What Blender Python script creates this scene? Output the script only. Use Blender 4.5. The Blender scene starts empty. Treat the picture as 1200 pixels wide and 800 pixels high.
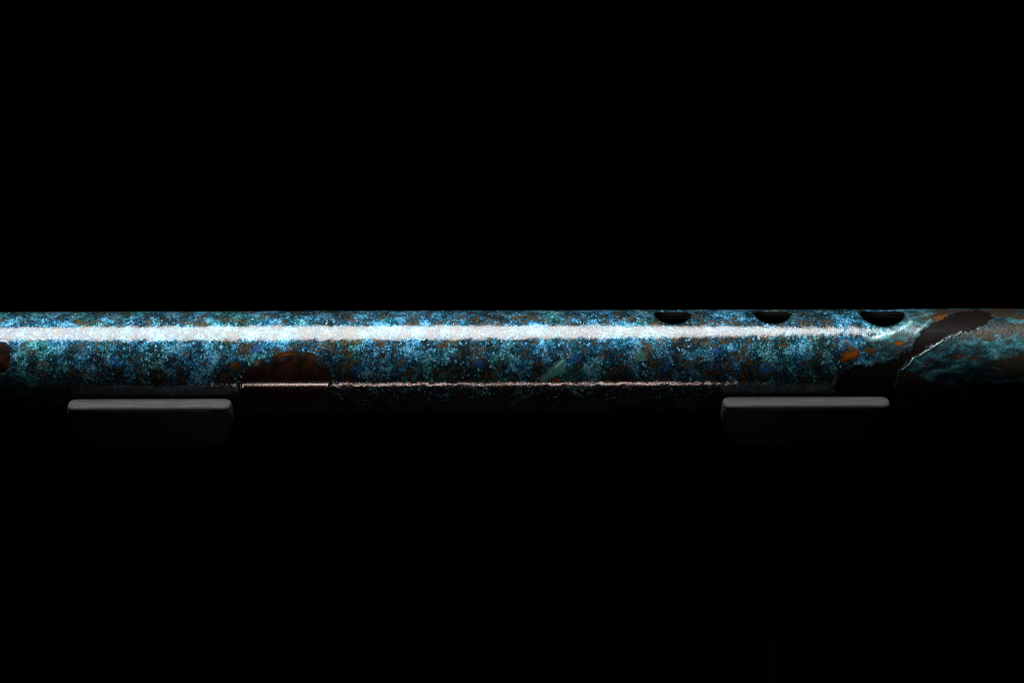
import bpy, bmesh, math
import numpy as np
from mathutils import Vector, Matrix

scene = bpy.context.scene
COL = scene.collection
rad = math.radians

# ------------------------------------------------------------------ camera
K = 0.1864e-3            # metres per photograph pixel at the flute's axis
D = 0.60                 # camera to flute axis
PITCH = 20.0             # the camera looks down on the flute
R = 59.3 * K             # flute radius, about 11 mm
YC = 423.0               # picture row of the axis (of 800), mid frame
cam = bpy.data.cameras.new('camera')
camo = bpy.data.objects.new('camera', cam)
COL.objects.link(camo)
scene.camera = camo
fwd = Vector((0, math.cos(rad(PITCH)), -math.sin(rad(PITCH))))
up = Vector((0, math.sin(rad(PITCH)), math.cos(rad(PITCH))))
aim = up * ((YC - 400) * K)
camo.location = aim - fwd * D
camo.rotation_euler = (rad(90 - PITCH), 0, 0)
camo.matrix_world = Matrix.Translation(camo.location) @ (Matrix.Rotation(rad(90 - PITCH), 4, 'X') @ Matrix.Rotation(rad(-0.19), 4, 'Z'))
cam.sensor_width = 36
cam.lens = 36 * D / (1200 * K)
cam.clip_start = 0.01
cam.clip_end = 20
cam.dof.use_dof = True
cam.dof.focus_distance = D - R * 0.9
cam.dof.aperture_fstop = 9.0

# ------------------------------------------------------------------ world and lamps
world = bpy.data.worlds.new('World')
scene.world = world
world.use_nodes = True
world.node_tree.nodes['Background'].inputs[0].default_value = (0, 0, 0, 1)
world.node_tree.nodes['Background'].inputs[1].default_value = 0.0

def area_lamp(name, loc, target, sx, sy, power, color, shape, spread=180):
    l = bpy.data.lights.new(name, 'AREA')
    l.shape = shape; l.size = sx; l.size_y = sy
    l.energy = power; l.color = color; l.spread = rad(spread)
    o = bpy.data.objects.new(name, l)
    COL.objects.link(o)
    o.location = loc
    d = (Vector(target) - Vector(loc)).normalized()
    # keep the long side of the lamp along x
    z = -d; x = Vector((1, 0, 0)); y = z.cross(x).normalized(); x = y.cross(z)
    m = Matrix((x, y, z)).transposed().to_4x4(); m.translation = loc
    o.matrix_world = m
    return o

# overhead softbox: the broad white band along the flute
area_lamp('overhead_softbox', (-0.092, -0.006, 0.50), (-0.092, 0.0, 0.0), 0.492, 0.34, 2.85, (0.985, 0.99, 1.0), 'ELLIPSE', 110)
# added lamp, source unseen, to draw the thin pinkish line under the belly
LA = rad(-31.0); LD = 0.17
area_lamp('added_low_strip', (-0.0093, -math.cos(LA) * LD, math.sin(LA) * LD), (-0.0093, 0, 0), 0.124, 0.0066, 0.0028, (1.0, 0.75, 0.69), 'RECTANGLE', 45)

vs = scene.view_settings
vs.view_transform = 'Standard'
vs.look = 'None'
vs.exposure = 0.0
vs.gamma = 1.0
vs.use_curve_mapping = False

scene.cycles.use_denoising = False     # keep the fine grain
scene.cycles.pixel_filter_type = 'BLACKMAN_HARRIS'
scene.cycles.filter_width = 1.0

# ------------------------------------------------------------------ helpers
class NT:
    """small node-tree helper"""
    def __init__(self, name):
        self.mat = bpy.data.materials.new(name)
        self.mat.use_nodes = True
        self.t = self.mat.node_tree
        self.n = self.t.nodes
        self.bsdf = self.n['Principled BSDF']
        tc = self.n.new('ShaderNodeTexCoord')
        mp = self.n.new('ShaderNodeMapping')
        mp.inputs['Scale'].default_value = (1000, 1000, 1000)   # millimetres
        self.t.links.new(tc.outputs['Object'], mp.inputs['Vector'])
        self.mm = mp.outputs[0]
    def put(self, v, sock):
        if hasattr(v, 'is_output') or isinstance(v, bpy.types.NodeSocket):
            self.t.links.new(v, sock)
        elif isinstance(v, (tuple, list)) and len(v) == 3 and sock.type == 'RGBA':
            sock.default_value = (*v, 1)
        else:
            sock.default_value = v
    def noise(self, scale, detail=3, rough=0.55, vec=None, dist=0.0, off=0.0, out=0):
        n = self.n.new('ShaderNodeTexNoise')
        n.noise_dimensions = '4D'
        n.inputs['W'].default_value = off
        n.inputs['Scale'].default_value = scale
        n.inputs['Detail'].default_value = detail
        n.inputs['Roughness'].default_value = rough
        n.inputs['Distortion'].default_value = dist
        self.t.links.new(vec or self.mm, n.inputs['Vector'])
        return n.outputs[out]
    def voronoi(self, scale, feature='F1', vec=None, rnd=1.0):
        n = self.n.new('ShaderNodeTexVoronoi')
        n.feature = feature
        n.inputs['Scale'].default_value = scale
        n.inputs['Randomness'].default_value = rnd
        self.t.links.new(vec or self.mm, n.inputs['Vector'])
        return n.outputs
    def math(self, op, a, b=0.5, clamp=False):
        n = self.n.new('ShaderNodeMath'); n.operation = op; n.use_clamp = clamp
        self.put(a, n.inputs[0]); self.put(b, n.inputs[1])
        return n.outputs[0]
    def step(self, v, lo, hi, a=0.0, b=1.0):
        n = self.n.new('ShaderNodeMapRange'); n.interpolation_type = 'SMOOTHSTEP'
        self.put(v, n.inputs[0]); n.inputs[1].default_value = lo; n.inputs[2].default_value = hi
        n.inputs[3].default_value = a; n.inputs[4].default_value = b
        return n.outputs[0]
    def mix(self, f, a, b, mode='MIX'):
        n = self.n.new('ShaderNodeMix'); n.data_type = 'RGBA'; n.blend_type = mode
        self.put(f, n.inputs[0]); self.put(a, n.inputs[6]); self.put(b, n.inputs[7])
        return n.outputs[2]
    def mixf(self, f, a, b):
        n = self.n.new('ShaderNodeMix'); n.data_type = 'FLOAT'
        self.put(f, n.inputs[0]); self.put(a, n.inputs[2]); self.put(b, n.inputs[3])
        return n.outputs[0]
    def ramp(self, v, stops, interp='LINEAR'):
        n = self.n.new('ShaderNodeValToRGB'); n.color_ramp.interpolation = interp
        e = n.color_ramp.elements
        while len(e) < len(stops): e.new(0.5)
        for i, (p, c) in enumerate(stops):
            e[i].position = p; e[i].color = (*c, 1)
        self.put(v, n.inputs[0])
        return n.outputs[0]
    def attr(self, name):
        n = self.n.new('ShaderNodeAttribute'); n.attribute_name = name
        return n.outputs['Fac']
    def bump(self, h, strength, dist, normal=None):
        n = self.n.new('ShaderNodeBump')
        self.put(strength, n.inputs['Strength']); n.inputs['Distance'].default_value = dist
        self.put(h, n.inputs['Height'])
        if normal: self.put(normal, n.inputs['Normal'])
        return n.outputs[0]
    def set(self, **kw):
        for k, v in kw.items():
            self.put(v, self.bsdf.inputs[k.replace('_', ' ')])
    def mapped(self, sx, sy, sz):
        mp = self.n.new('ShaderNodeMapping')
        mp.inputs['Scale'].default_value = (sx, sy, sz)
        self.t.links.new(self.mm, mp.inputs['Vector'])
        return mp.outputs[0]

def link(name, mesh, mat, parent=None, smooth=True):
    o = bpy.data.objects.new(name, mesh)
    COL.objects.link(o)
    if mat: mesh.materials.append(mat)
    if smooth:
        mesh.polygons.foreach_set('use_smooth', np.ones(len(mesh.polygons), bool))
    o.parent = parent
    return o

def empty(name, loc, label, cat, group=None):
    o = bpy.data.objects.new(name, None)
    COL.objects.link(o)
    o.location = loc; o.empty_display_size = 0.01
    o['label'] = label; o['category'] = cat
    if group: o['group'] = group
    return o

# ------------------------------------------------------------------ materials
def mat_patina():
    m = NT('copper_patina')
    bare, orange, blue, green = m.attr('bare'), m.attr('orange'), m.attr('blue'), m.attr('green')
    smear, ridge, gloss = m.attr('smear'), m.attr('ridge'), m.attr('gloss')
    # domain wobble so that the grains are not neat cells
    wob = m.noise(1.3, 2, out=1)
    va = m.n.new('ShaderNodeVectorMath'); va.operation = 'MULTIPLY_ADD'
    m.put(wob, va.inputs[0]); va.inputs[1].default_value = (0.9, 0.9, 0.9); m.put(m.mm, va.inputs[2])
    v1 = m.voronoi(2.7, 'F1', va.outputs[0])
    sep = m.n.new('ShaderNodeSeparateColor'); m.put(v1['Color'], sep.inputs[0])
    ra, rb, rc = sep.outputs
    fine = m.noise(3.0, 3, 0.65)
    med = m.noise(0.30, 4, 0.6, off=3.1)
    med2 = m.noise(0.38, 4, 0.62, off=9.7)
    big = m.noise(0.11, 3, 0.6, off=5.3)
    # crisp grainy patina
    tone = m.math('ADD', m.math('MULTIPLY', ra, 0.50), m.math('MULTIPLY', m.step(med, 0.36, 0.64), 0.50))
    blues = m.ramp(tone, [(0.15, (0.004, 0.014, 0.020)), (0.36, (0.006, 0.050, 0.080)), (0.54, (0.013, 0.115, 0.215)),
                          (0.72, (0.045, 0.215, 0.370)), (0.90, (0.135, 0.375, 0.490))])
    teals = m.ramp(tone, [(0.15, (0.004, 0.015, 0.016)), (0.42, (0.007, 0.065, 0.075)), (0.66, (0.022, 0.170, 0.200)), (0.92, (0.130, 0.400, 0.450))])
    grain = m.mix(m.step(m.noise(0.13, 3, 0.6, off=21.0), 0.46, 0.60), blues, teals)
    # dark pits between the grains
    pit = m.math('MULTIPLY', m.step(m.math('ADD', fine, m.step(big, 0.38, 0.62, -0.05, 0.06)), 0.465, 0.555, 1.0, 0.0), m.step(med, 0.42, 0.62, 1.0, 0.78))
    grain = m.mix(pit, grain, (0.006, 0.009, 0.010))
    # ochre copper oxide showing through in clusters
    och = m.math('MULTIPLY', m.step(med2, 0.49, 0.58), m.step(rb, 0.38, 0.52))
    ochc = m.mix(rc, (0.016, 0.012, 0.006), (0.074, 0.052, 0.022))
    grain = m.mix(och, grain, ochc)
    # pale salts
    grain = m.mix(m.math('MULTIPLY', m.step(rc, 0.90, 0.95), m.step(med2, 0.52, 0.44)), grain, (0.14, 0.33, 0.42))
    # brown-black oxide grains, thickened towards the belly to paint its fall into shade
    ox_shade = m.math('ADD', m.attr('oxide_shade'), m.math('MULTIPLY', m.math('SUBTRACT', rb, 0.5), 0.55))
    ox_shade_m = m.step(ox_shade, 0.42, 0.58)
    grain = m.mix(ox_shade_m, grain, m.mix(fine, (0.006, 0.004, 0.003), (0.022, 0.011, 0.006)))
    # smeared, cloudy patina
    sv = m.mapped(0.55, 1.0, 1.0)
    sm1 = m.noise(0.35, 5, 0.62, vec=sv, dist=0.6, off=2.0)
    sm2 = m.noise(0.21, 4, 0.6, vec=sv, dist=0.4, off=14.0)
    cloud = m.ramp(sm1, [(0.36, (0.004, 0.010, 0.012)), (0.48, (0.010, 0.040, 0.050)), (0.57, (0.028, 0.150, 0.175)), (0.68, (0.140, 0.330, 0.360))])
    cloud = m.mix(m.step(sm2, 0.48, 0.58), cloud, m.mix(fine, (0.012, 0.009, 0.005), (0.070, 0.045, 0.022)))
    cloud = m.mix(m.step(fine, 0.42, 0.56, 0.60, 0.0), cloud, (0.006, 0.010, 0.011))
    col = m.mix(smear, grain, cloud)
    # blotches with a shape of their own
    col = m.mix(m.math('MULTIPLY', blue, m.step(fine, 0.44, 0.56, 0.08, 0.62)), col, m.mix(ra, (0.008, 0.070, 0.300), (0.020, 0.170, 0.500)))
    col = m.mix(green, col, m.mix(fine, (0.020, 0.130, 0.100), (0.130, 0.400, 0.300)))
    omask = m.math('MULTIPLY', m.step(orange, 0.05, 0.45), m.step(fine, 0.34, 0.50, 0.5, 1.0))
    col = m.mix(omask, col, m.ramp(m.math('ADD', orange, m.math('MULTIPLY', m.math('SUBTRACT', med, 0.5), 0.5)), [(0.2, (0.030, 0.016, 0.005)), (0.55, (0.110, 0.030, 0.003)), (0.9, (0.260, 0.062, 0.003))]))
    col = m.mix(ridge, col, (0.34, 0.58, 0.60))  # pale colour paints the glint along the lacquer ridges
    barec = m.mix(m.step(m.noise(0.5, 4, 0.6, off=30.0), 0.40, 0.62), (0.005, 0.0025, 0.002), (0.020, 0.0060, 0.0022))
    barec = m.mix(m.step(gloss, 0.3, 0.9), m.mix(fine, (0.0018, 0.0016, 0.0014), (0.0065, 0.0045, 0.0034)), barec)
    col = m.mix(bare, col, barec)
    m.put(m.mixf(bare, 0.15, 0.05), m.bsdf.inputs['Specular IOR Level'])
    rg = m.mixf(smear, m.math('ADD', m.math('MULTIPLY', fine, 0.10), 0.04), 0.34)
    crough = m.mixf(bare, rg, 0.10)
    h = m.math('ADD', m.math('MULTIPLY', fine, 1.0), m.math('MULTIPLY', v1['Distance'], 0.5))
    bs = m.mixf(bare, m.mixf(smear, m.mixf(ox_shade_m, 0.085, 0.07), 0.30), 0.05)
    nb = m.bump(h, bs, 0.00016)
    m.set(Base_Color=col, Metallic=m.mixf(bare, 0.90, 0.05), Roughness=m.mixf(bare, 0.64, 0.5),
          Normal=nb, Coat_Weight=m.mixf(bare, m.math('MULTIPLY', m.mixf(smear, 0.50, 0.25), m.math('MAXIMUM', m.step(fine, 0.40, 0.54, 0.82, 1.0), m.math('MULTIPLY', ox_shade_m, 1.9))), gloss), Coat_Roughness=crough, Coat_IOR=1.72, Coat_Normal=nb)
    return m.mat

def mat_bore():
    m = NT('dark_copper_bore')
    c = m.mix(m.noise(0.5, 4), (0.002, 0.0015, 0.001), (0.005, 0.003, 0.002))
    m.set(Base_Color=c, Roughness=0.75)
    m.bsdf.inputs['Specular IOR Level'].default_value = 0.1
    return m.mat

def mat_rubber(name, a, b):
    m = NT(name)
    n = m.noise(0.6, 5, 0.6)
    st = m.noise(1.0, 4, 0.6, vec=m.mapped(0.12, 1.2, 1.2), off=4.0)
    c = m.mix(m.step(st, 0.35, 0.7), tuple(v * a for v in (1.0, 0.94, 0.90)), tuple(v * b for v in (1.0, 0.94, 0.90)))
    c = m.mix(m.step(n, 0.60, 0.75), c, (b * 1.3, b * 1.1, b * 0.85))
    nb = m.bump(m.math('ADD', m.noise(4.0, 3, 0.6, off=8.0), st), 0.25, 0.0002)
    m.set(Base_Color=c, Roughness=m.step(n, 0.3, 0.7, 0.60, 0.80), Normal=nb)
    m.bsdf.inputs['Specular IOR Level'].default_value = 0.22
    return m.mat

def mat_black(name, v):
    m = NT(name)
    c = m.mix(m.noise(0.8, 4), (v * 0.7, v * 0.75, v * 0.7), (v * 1.2, v * 1.3, v * 1.1))
    m.set(Base_Color=c, Roughness=0.95, Normal=m.bump(m.noise(2.0, 3), 0.3, 0.0004))
    m.bsdf.inputs['Specular IOR Level'].default_value = 0.0
    return m.mat

M_PAT, M_BORE, M_RUB = mat_patina(), mat_bore(), mat_rubber('worn_rubber_shaded', 0.011, 0.018)  # cradle rubber kept darker to paint the shaded fronts
M_RUB_LIT = mat_rubber('worn_rubber_lit', 0.026, 0.046)  # paler copy of the rubber, light on the lip tops put into colour
M_CLOTH, M_PLINTH = mat_black('black_cloth', 0.003), mat_black('black_painted_board', 0.004)

# ------------------------------------------------------------------ setting: black cloth backdrop and black plinth under the frame
def backdrop():
    pts = [(1.30, 1.2), (1.30, -0.35)]
    for i in range(1, 9):
        a = i / 8 * math.pi / 2
        pts.append((1.30 - 0.3 + 0.3 * math.cos(a), -0.35 - 0.3 * math.sin(a)))
    pts.append((-0.9, -0.65))
    bm = bmesh.new()
    rows = []
    nx = 60
    for i, (y, z) in enumerate(pts):
        rows.append([bm.verts.new((-2.0 + 4.0 * j / nx, y + 0.012 * math.sin(j * 0.9 + 0.5 * math.sin(j * 0.37)) * (1 if i < 3 else 0.0), z)) for j in range(nx + 1)])
    for a, b in zip(rows, rows[1:]):
        for j in range(nx): bm.faces.new((a[j], a[j + 1], b[j + 1], b[j]))
    me = bpy.data.meshes.new('backdrop'); bm.to_mesh(me); bm.free()
    o = link('backdrop', me, M_CLOTH)
    o['kind'] = 'structure'; o['label'] = 'plain black cloth backdrop behind the flute'
    return o
backdrop()

H = 0.098     # plinth top below the flute's axis
def bevel_box(bm, x0, x1, y0, y1, z0, z1, bev=0.0, seg=2):
    r = bmesh.ops.create_cube(bm, size=1.0)
    for v in r['verts']:
        v.co = ((x0 + x1) / 2 + v.co.x * (x1 - x0), (y0 + y1) / 2 + v.co.y * (y1 - y0), (z0 + z1) / 2 + v.co.z * (z1 - z0))
    if bev:
        es = list({e for v in r['verts'] for e in v.link_edges})
        bmesh.ops.bevel(bm, geom=es, offset=bev, segments=seg, affect='EDGES', profile=0.5)
def plinth():
    bm = bmesh.new()
    bevel_box(bm, -0.30, 0.30, -0.034, 0.030, -0.648, -H, 0.002)
    me = bpy.data.meshes.new('plinth'); bm.to_mesh(me); bm.free()
    o = link('plinth', me, M_PLINTH, smooth=False)
    o['kind'] = 'structure'; o['label'] = 'narrow black plinth under the cradles'
plinth()

# ------------------------------------------------------------------ the flute
def yaxis(px): return 424.5 - 3.0 * px / 1200.0

# photograph-pixel outlines of the marks on the patina
BARE = [
    [(281,456),(284,443),(291,431),(299,426),(304,421),(314,419),(324,417),(334,414),(345,412),(357,412.5),(367,416),(376,423),(384,431),(388,438),(386,448),(376,466),(350,480),(310,482),(286,474)],
    [(1164,371),(1157,366),(1140,364.5),(1122,366),(1108,371),(1097,378),(1088,386),(1078,393),(1073,401),(1070,408),(1059,414),(1048,422),(1036,427),(1020,430),(1004,431),(990,434),(981,441),(977,451),(979,463),(1000,474),(1046,476),(1049,460),(1049,446),(1053,434),(1060,427),(1070,419),(1084,411),(1098,402),(1112,395),(1126,390),(1141,388),(1154,382)],
    [(-30,402),(4,402),(11,408),(12,416),(8,424),(11,430),(4,436),(-30,438)],
    [(1122,403),(1127,404),(1127,412),(1122,419),(1110,421),(1104,419),(1112,416),(1120,412)],
]
ORANGE = [
    [(985,421),(988,413),(996,412),(1001,408),(1008,409),(1008,417),(1000,421),(990,425)],
    [(1048,402),(1052,396),(1062,398),(1061,403),(1052,405)],
    [(1094,377),(1100,371),(1108,368),(1114,370),(1112,374),(1102,377)],
    [(266,428),(271,423),(279,424),(282,429),(276,434),(268,433)],
    [(-20,404),(6,403),(9,412),(4,424),(-20,428)],
    [(1113,418),(1119,415),(1124,412),(1124,418),(1118,420)],
    [(640,446),(646,440),(656,440),(660,445),(652,450)],
    
    [(1014,410),(1024,406),(1030,410),(1022,415)],
]
BLUE = [(135, 424, 9, 7), (674, 421, 8, 6), (779, 432, 6, 6), (896, 431, 9, 6), (60, 400, 7, 4), (300, 408, 9, 5), (420, 430, 7, 5), (560, 425, 6, 5), (838, 412, 7, 5)]
GREEN = [
    [(630,444),(642,433),(650,427),(659,422),(663,427),(663,436),(652,438),(642,443),(634,449)],
    [(742,413),(750,410),(757,414),(757,420),(748,424)],
    [(598,469),(610,465),(624,459),(621,463),(606,470)],
    [(1004,428),(1010,424),(1017,423),(1014,427)],[(1040,422),(1046,420),(1050,424),(1044,426)],
]
RIDGE = [  # raised lacquer edges, their glints painted pale: polyline, half width, height
    ([(1058,433),(1065,427),(1071,419),(1083,413),(1096,405),(1106,398),(1116,393.5),(1127,390)], 0.75, 1.0),
    ([(1051,421),(1059,415),(1070,410)], 1.2, 0.6),
    ([(1128,389),(1135,386),(1140,385)], 1.5, 0.5),
    ([(1014,395),(1022,398),(1034,396),(1044,393),(1052,388),(1060,384),(1068,378)], 2.4, 0.55),
    ([(1072,392),(1078,386),(1086,380),(1090,375)], 1.4, 0.35),
    ([(1050,438),(1046,450),(1050,463),(1058,474)], 0.9, 0.22),
    ([(976,432),(979,442),(977,452)], 1.2, 0.12),
    ([(299,427),(302,424)], 1.3, 0.5), ([(331,423),(333,424)], 1.0, 0.4),
    ([(651,431),(658,425),(660,422)], 0.9, 0.55),
]
HOLES = [(788.5, 21.2), (905.5, 21.2), (1034.0, 26.0)]   # picture column, radius in picture pixels
PHI0 = 89.0

rng = np.random.default_rng(7)
LAT = rng.random((257, 257))
def vnoise(x, y, s, off=0):
    x = x * s + 37.3 + off * 11.7; y = y * s + 53.1 + off * 7.3
    xi = np.floor(x).astype(int); yi = np.floor(y).astype(int)
    fx = x - xi; fy = y - yi
    fx = fx * fx * (3 - 2 * fx); fy = fy * fy * (3 - 2 * fy)
    g = lambda a, b: LAT[(a * 7 + off * 13) % 257 - 0, (b * 5 + off * 29) % 257]
    return (g(xi, yi) * (1 - fx) + g(xi + 1, yi) * fx) * (1 - fy) + (g(xi, yi + 1) * (1 - fx) + g(xi + 1, yi + 1) * fx) * fy
def fbm(x, y, s, off=0, n=3):
    v = 0; a = 0.5
    for i in range(n):
        v = v + a * (vnoise(x, y, s * 2 ** i, off + i) - 0.5); a *= 0.5
    return v * 2
def seg_dist(px, py, a, b):
    ax, ay = a; bx, by = b
    dx, dy = bx - ax, by - ay
    t = np.clip(((px - ax) * dx + (py - ay) * dy) / (dx * dx + dy * dy + 1e-9), 0, 1)
    return np.hypot(px - ax - t * dx, py - ay - t * dy)
def poly_sdf(px, py, pts):
    d = np.full(px.shape, 1e9); ins = np.zeros(px.shape, bool)
    for a, b in zip(pts, pts[1:] + pts[:1]):
        d = np.minimum(d, seg_dist(px, py, a, b))
        c = (a[1] > py) != (b[1] > py)
        ins ^= c & (px < (b[0] - a[0]) * (py - a[1]) / (b[1] - a[1] + 1e-12) + a[0])
    return np.where(ins, -d, d)
def sstep(v, lo, hi):
    t = np.clip((v - lo) / (hi - lo), 0, 1)
    return t * t * (3 - 2 * t)

def breaks(bps, steps):
    out = [bps[0]]
    for a, b, s in zip(bps, bps[1:], steps):
        n = max(1, round((b - a) / s))
        out += list(a + (b - a) * np.arange(1, n + 1) / n)
    return np.array(out)
hx = []
for px, r in HOLES:
    # the holes sit on the crown, a little further from the camera than the near side
    x0 = (px - 600) * K * (D - R * math.cos(rad(PHI0 - PITCH))) / D
    hx.append((x0, r * K))

def tube_mesh(name, radius, fx, fp, detail):
    bx = [-0.262, -0.122]; st = [0.004 if detail else 0.012]
    for x0, r in hx:
        bx += [x0 - r, x0 + r]; st += [fx, fx]
    bx += [0.122, 0.262]; st += [fx, 0.004 if detail else 0.012]
    xs = breaks(bx, st)
    d1 = math.degrees(math.asin(21.2 * K / R)); d2 = math.degrees(math.asin(26.0 * K / R))
    bp = [-80, PHI0 - d2, PHI0 - d1, PHI0 + d1, PHI0 + d2, 122, 280]
    ph = breaks(bp, [fp, fp, fp, fp, fp, 4.0])[:-1]
    nx, nt = len(xs), len(ph)
    X, P = np.meshgrid(xs, np.radians(ph), indexing='ij')
    X = X.copy(); P = P.copy()
    rim = np.zeros_like(X)
    dead = np.zeros((nx, nt), bool)
    XC = (xs[:-1] + xs[1:]) / 2
    pe = np.append(ph, ph[0] + 360)
    PC = np.radians((pe[:-1] + pe[1:]) / 2)
    XCg, PCg = np.meshgrid(XC, PC, indexing='ij')
    deadf = np.zeros(XCg.shape, bool)
    for x0, r in hx:
        dp = P - rad(PHI0)
        fr = np.cos(dp) > 0.3
        u = X - x0; v = R * np.sin(dp)
        m = np.maximum(np.abs(u), np.abs(v)); l = np.hypot(u, v) + 1e-12
        w = np.where(fr, 1 - sstep(m, r * 1.02, r * 1.9), 0)
        k = 1 + w * (m / l - 1)
        u2, v2 = u * k, v * k
        X = np.where(w > 0, x0 + u2, X)
        P = np.where(w > 0, rad(PHI0) + np.arcsin(np.clip(v2 / R, -1, 1)), P)
        l2 = np.hypot(X - x0, R * np.sin(P - rad(PHI0)))
        t = np.clip(1 - (l2 - r) / 0.0008, 0, 1)
        rim = np.maximum(rim, np.where(fr & (l2 > r * 0.98), t, 0))
        dc = PCg - rad(PHI0)
        deadf |= (np.cos(dc) > 0.3) & (np.abs(XCg - x0) < r) & (np.abs(R * np.sin(dc)) < r)
    rr = np.full(X.shape, radius)
    at = {}
    if detail:
        A = P - rad(PITCH)
        ca = np.cos(A); front = ca > 0.02
        px = 600 + X / K * D / (D - R * ca)
        py = yaxis(px) - 59.3 * np.sin(A)
        mx, my = X * 1000, P * R * 1000
        wx = px + 5 * fbm(mx, my, 0.5, 1) ; wy = py + 5 * fbm(mx, my, 0.5, 5)
        wx2 = px + 4.0 * fbm(mx, my, 0.33, 9) + (1.8 + 2.4 * (px > 1000)) * fbm(mx, my, 1.7, 11); wy2 = py + 4.0 * fbm(mx, my, 0.33, 13) + (1.8 + 2.4 * (px > 1000)) * fbm(mx, my, 1.7, 15)
        bare = np.zeros_like(X); bedge = np.zeros_like(X)
        for p in BARE:
            d = poly_sdf(wx2, wy2, p)
            b = np.where(front, 1 - sstep(d, -1.0, 0.8), 0)
            if p is BARE[-1]: b *= 0.75
            else: bedge = np.maximum(bedge, np.where(front, np.exp(-((d - 1.2) / 1.6) ** 2), 0))
            bare = np.maximum(bare, b)
        # an orange oxide fringe along the upper edge of the bare oval
        d = poly_sdf(wx2, wy2, BARE[0])
        fringe = np.where(front, np.exp(-((d + 1.5) / 2.6) ** 2) * (1 - sstep(py, 424, 434)) * (1 - 0.6 * sstep(px, 345, 385)), 0)
        bare = bare * (1 - 0.6 * fringe)
        orange = fringe * np.clip(0.5 + 0.9 * fbm(mx, my, 0.6, 71), 0.1, 0.8)
        for p in ORANGE:
            d = poly_sdf(wx, wy, p)
            k = 0.5 if p in (ORANGE[3], ORANGE[6], ORANGE[7]) else 0.75
            orange = np.maximum(orange, np.where(front, 1 - sstep(d, -4.5, 3.0), 0) * k)
        blue = np.zeros_like(X)
        for cx, cy, a, b in BLUE:
            q = np.hypot((wx - cx) / a, (wy - cy) / b)
            blue = np.maximum(blue, np.where(front, 1 - sstep(q, 0.5, 1.2), 0))
        green = np.zeros_like(X)
        for p in GREEN:
            d = poly_sdf(wx2, wy2, p)
            green = np.maximum(green, np.where(front, 1 - sstep(d, -2.0, 2.0), 0) * (0.7 if p is GREEN[0] else 0.35))
        ridge = np.zeros_like(X)
        for p, wd, hh in RIDGE:
            d = np.full(X.shape, 1e9)
            jx = px + 1.4 * fbm(mx, my, 0.6, 21); jy = py + 1.4 * fbm(mx, my, 1.6, 25)
            for a, b in zip(p, p[1:]): d = np.minimum(d, seg_dist(jx, jy, a, b))
            brk = 0.55 + 0.45 * np.clip(0.6 + 2.5 * fbm(mx, my, 0.9, 31), 0, 1)
            ridge = np.maximum(ridge, np.where(front, np.exp(-(d / wd) ** 2) * hh * brk, 0))
        smear = np.maximum(sstep(px + 1.3 * np.clip(py - 392, 0, 60) + 26 * fbm(mx, my, 0.4, 41), 1035, 1085),
                           sstep(py - 0.10 * px + 10 * fbm(mx, my, 0.4, 43), 432, 446) * (px < 260))
        crust = fbm(mx, my, 0.8, 51, 3)
        wr = smear + sstep(px, 1000, 1060)
        rr = rr + 0.00003 * crust * (1 - bare) + 0.00004 * np.clip(wr, 0, 1) * fbm(mx * 0.6, my, 1.4, 57) * (1 - bare)
        rr = rr - 0.00009 * bare + 0.00005 * bedge * (1 - bare) + 0.00016 * ridge
        gloss = np.where(px > 900, 0.05, 1.0)     # lacquer worn thin on the right-hand bare stroke
        oxide_shade = sstep(py + 16 * fbm(mx, my, 0.35, 61) + 6 * fbm(mx, my, 1.2, 65), 415, 470) * 0.66 * np.where(front, 1, 0)  # brown patches plus painted shade, denser towards the underside
        at = dict(oxide_shade=oxide_shade, gloss=gloss, bare=bare, orange=orange, blue=blue, green=green, smear=smear, ridge=ridge)
    rr = rr - 0.00045 * rim ** 2
    V = np.stack([X, -rr * np.cos(P), rr * np.sin(P)], -1).reshape(-1, 3)
    I, J = np.meshgrid(np.arange(nx - 1), np.arange(nt), indexing='ij')
    J2 = (J + 1) % nt
    F = np.stack([I * nt + J, (I + 1) * nt + J, (I + 1) * nt + J2, I * nt + J2], -1)
    if not detail: F = F[..., ::-1]
    F = F[~deadf]
    me = bpy.data.meshes.new(name)
    me.vertices.add(len(V)); me.vertices.foreach_set('co', V.ravel())
    me.loops.add(F.size); me.loops.foreach_set('vertex_index', F.ravel().astype(np.int32))
    me.polygons.add(len(F)); me.polygons.foreach_set('loop_start', np.arange(0, F.size, 4, dtype=np.int32))
    me.update(calc_edges=True)
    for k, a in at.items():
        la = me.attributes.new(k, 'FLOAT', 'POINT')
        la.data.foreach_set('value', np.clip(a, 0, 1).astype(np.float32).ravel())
    # drop the vertices left loose inside the holes
    bm = bmesh.new(); bm.from_mesh(me)
    bmesh.ops.delete(bm, geom=[v for v in bm.verts if not v.link_faces], context='VERTS')
    bm.to_mesh(me); bm.free()
    return me

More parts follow.
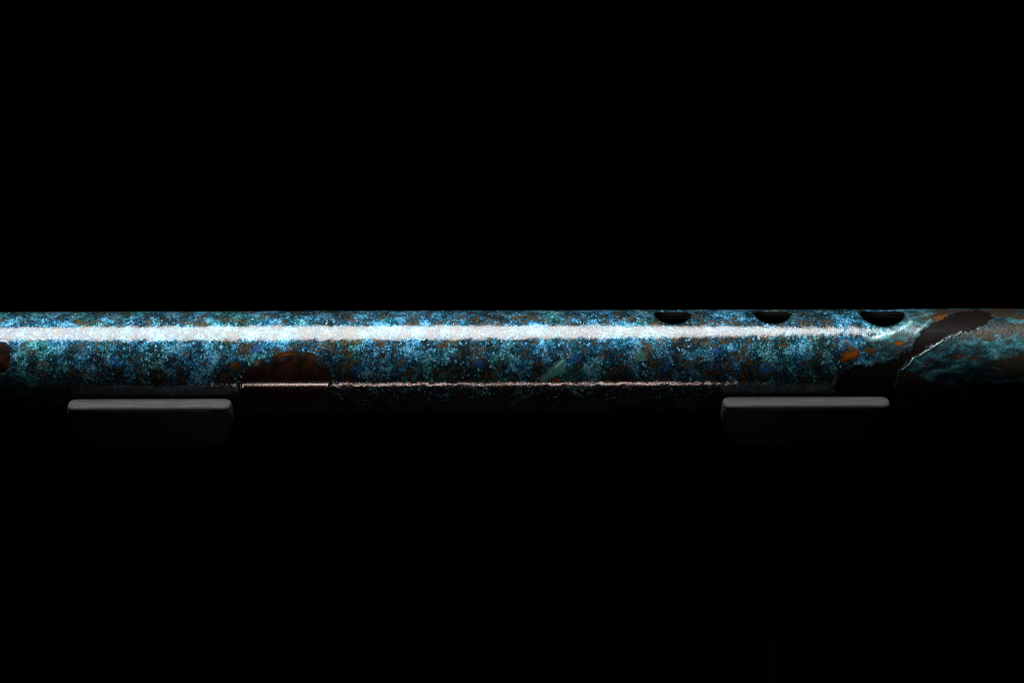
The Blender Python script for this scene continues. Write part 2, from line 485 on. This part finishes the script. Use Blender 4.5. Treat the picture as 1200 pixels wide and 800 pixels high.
flute = empty('flute', (0, 0, -R), 'copper flute tube with speckled blue and turquoise patina lying across two black cradles', 'flute')
def on_flute(o):
    o.location = (0, 0, R)
    return o
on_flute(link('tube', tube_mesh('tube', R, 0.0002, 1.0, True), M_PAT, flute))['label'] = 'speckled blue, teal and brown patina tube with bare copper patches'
on_flute(link('bore', tube_mesh('bore', R - 0.0013, 0.0008, 4.0, False), M_BORE, flute))['label'] = 'dark inner wall of the tube'
def hole_wall(x0, r):
    bm = bmesh.new(); n = 64; rings = []
    for rho in (R - 0.00044, R - 0.0009, R - 0.00132):
        ring = []
        for i in range(n):
            t = 2 * math.pi * i / n
            p = rad(PHI0) + math.asin(r * math.sin(t) / R)
            ring.append(bm.verts.new((x0 + r * math.cos(t), -rho * math.cos(p), rho * math.sin(p))))
        rings.append(ring)
    for a, b in zip(rings, rings[1:]):
        for i in range(n): bm.faces.new((a[i], a[(i + 1) % n], b[(i + 1) % n], b[i]))
    me = bpy.data.meshes.new('finger_hole'); bm.to_mesh(me); bm.free()
    return me
for x0, r in hx:
    on_flute(link('finger_hole', hole_wall(x0, r), M_BORE, flute))

# ------------------------------------------------------------------ the two cradles
ZT = -0.0043           # top of the lips, relative to the axis
ZC = ZT - 0.0008        # top of the cradle under the lit-lip strips
def cradle_mesh(hw):
    """U-shaped cradle: flat lips, outer faces drawn in towards the bottom, ends flared just under the lips"""
    rn = R + 0.00035
    a0 = math.asin(-ZC / rn)
    n = 20
    notch = [(-rn * math.cos(a0 + (math.pi - 2 * a0) * i / n), -rn * math.sin(a0 + (math.pi - 2 * a0) * i / n)) for i in range(n + 1)]
    outer = [(0.0154, ZC), (0.0141, -0.0085), (0.0119, -0.0130), (0.0085, -0.0162), (0.0046, -0.0180)]
    prof = [(-y, z) for y, z in outer[::-1]] + notch + outer
    bm = bmesh.new(); rows = []
    for s in (-1, 1):
        row = []
        for y, z in prof:
            d = (ZC - z) * 1000
            fl = np.interp(d, [0, 4, 6, 13], [0, 0.3, 0.3, -5.0]) / 1000
            row.append(bm.verts.new((s * (hw + fl), y, z)))
        rows.append(row)
    m = len(prof)
    for i in range(m):
        j = (i + 1) % m
        bm.faces.new((rows[0][i], rows[0][j], rows[1][j], rows[1][i]))
    k = len(outer)
    for row, flip in ((rows[0], True), (rows[1], False)):
        lo, no, ro = row[:k], row[k:k + n + 1], row[k + n + 1:]
        h = n // 2
        # left arm, right arm and the web under the notch
        for arm, nn in ((lo[::-1], no[:h + 1]), (ro, no[h:][::-1])):
            i = j = 0
            while i < len(arm) - 1 or j < len(nn) - 1:
                if j == len(nn) - 1 or (i < len(arm) - 1 and (i + 1) / (len(arm) - 1) <= (j + 1) / (len(nn) - 1)):
                    bm.faces.new((arm[i], arm[i + 1], nn[j])); i += 1
                else:
                    bm.faces.new((arm[i], nn[j + 1], nn[j])); j += 1
        bm.faces.new((lo[0], ro[-1], no[h]))
    bmesh.ops.recalc_face_normals(bm, faces=bm.faces)
    def on(v, s): return any(v is q for q in s)
    es = []
    tips = {rows[0][k - 1], rows[1][k - 1], rows[0][k + n + 1], rows[1][k + n + 1]}
    for e in bm.edges:
        a, b = e.verts
        along = abs(a.co.x - b.co.x) > hw
        if along and a in tips: es.append(e)                                    # lip front edges
        elif not along and len(e.link_faces) == 2 and e.calc_face_angle(0) > rad(45): es.append(e)
    bmesh.ops.bevel(bm, geom=es, offset=0.0008, segments=3, affect='EDGES', profile=0.5, clamp_overlap=True)
    bmesh.ops.triangulate(bm, faces=[f for f in bm.faces if len(f.verts) > 4])
    me = bpy.data.meshes.new('cradle'); bm.to_mesh(me); bm.free()
    return me
def lit_strip_mesh(hw, s):
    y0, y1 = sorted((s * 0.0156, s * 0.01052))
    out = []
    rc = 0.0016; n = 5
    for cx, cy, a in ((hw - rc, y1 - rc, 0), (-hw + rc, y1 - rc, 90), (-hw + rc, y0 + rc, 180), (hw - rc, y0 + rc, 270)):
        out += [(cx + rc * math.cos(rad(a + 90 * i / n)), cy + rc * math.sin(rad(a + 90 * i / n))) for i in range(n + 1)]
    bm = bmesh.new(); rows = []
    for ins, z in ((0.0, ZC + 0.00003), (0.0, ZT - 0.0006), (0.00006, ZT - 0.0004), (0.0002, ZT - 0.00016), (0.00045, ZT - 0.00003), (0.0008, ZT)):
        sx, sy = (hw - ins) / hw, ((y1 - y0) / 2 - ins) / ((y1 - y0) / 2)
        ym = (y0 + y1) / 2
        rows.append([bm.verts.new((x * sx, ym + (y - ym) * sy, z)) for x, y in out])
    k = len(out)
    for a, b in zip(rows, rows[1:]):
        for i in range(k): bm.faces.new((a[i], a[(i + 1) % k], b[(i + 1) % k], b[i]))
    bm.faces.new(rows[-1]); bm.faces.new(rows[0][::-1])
    me = bpy.data.meshes.new('lit_lip_strip'); bm.to_mesh(me); bm.free()
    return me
def stand(px0, px1, label):
    # lip front is nearer to the camera than the axis
    k = K * (D - 0.0135) / D
    x0, x1 = (px0 - 600) * k, (px1 - 600) * k
    cx, hw = (x0 + x1) / 2, (x1 - x0) / 2
    root = empty('flute_stand', (cx, 0, -H), label, 'stand', 'black cradles holding the flute')
    def part(name, me, mat, smooth=True):
        o = link(name, me, mat, root, smooth); o.location = (0, 0, H); return o
    c = part('cradle', cradle_mesh(hw), M_RUB)
    c.data.set_sharp_from_angle(angle=rad(40))
    for s in (-1, 1):                     # added grey strips that paint the two lip tops as lit
        me = lit_strip_mesh(hw, s)
        part('lit_lip_strip', me, M_RUB_LIT).data.set_sharp_from_angle(angle=rad(50))
    bm = bmesh.new(); bevel_box(bm, -0.0045, 0.0045, -0.0042, 0.0042, -H + 0.0062, -0.0181, 0.0012)
    me = bpy.data.meshes.new('post'); bm.to_mesh(me); bm.free(); part('post', me, M_PLINTH, False)
    bm = bmesh.new(); bevel_box(bm, -hw * 0.8, hw * 0.8, -0.020, 0.020, -H + 0.0002, -H + 0.006, 0.0012)
    me = bpy.data.meshes.new('foot'); bm.to_mesh(me); bm.free(); part('foot', me, M_PLINTH, False)
    return root
stand(77, 269, 'black rubber cradle with grey lit lip, left of the dark oval bare copper patch')
stand(848, 1044, 'black rubber cradle with grey lit lip, below the finger holes on the right')
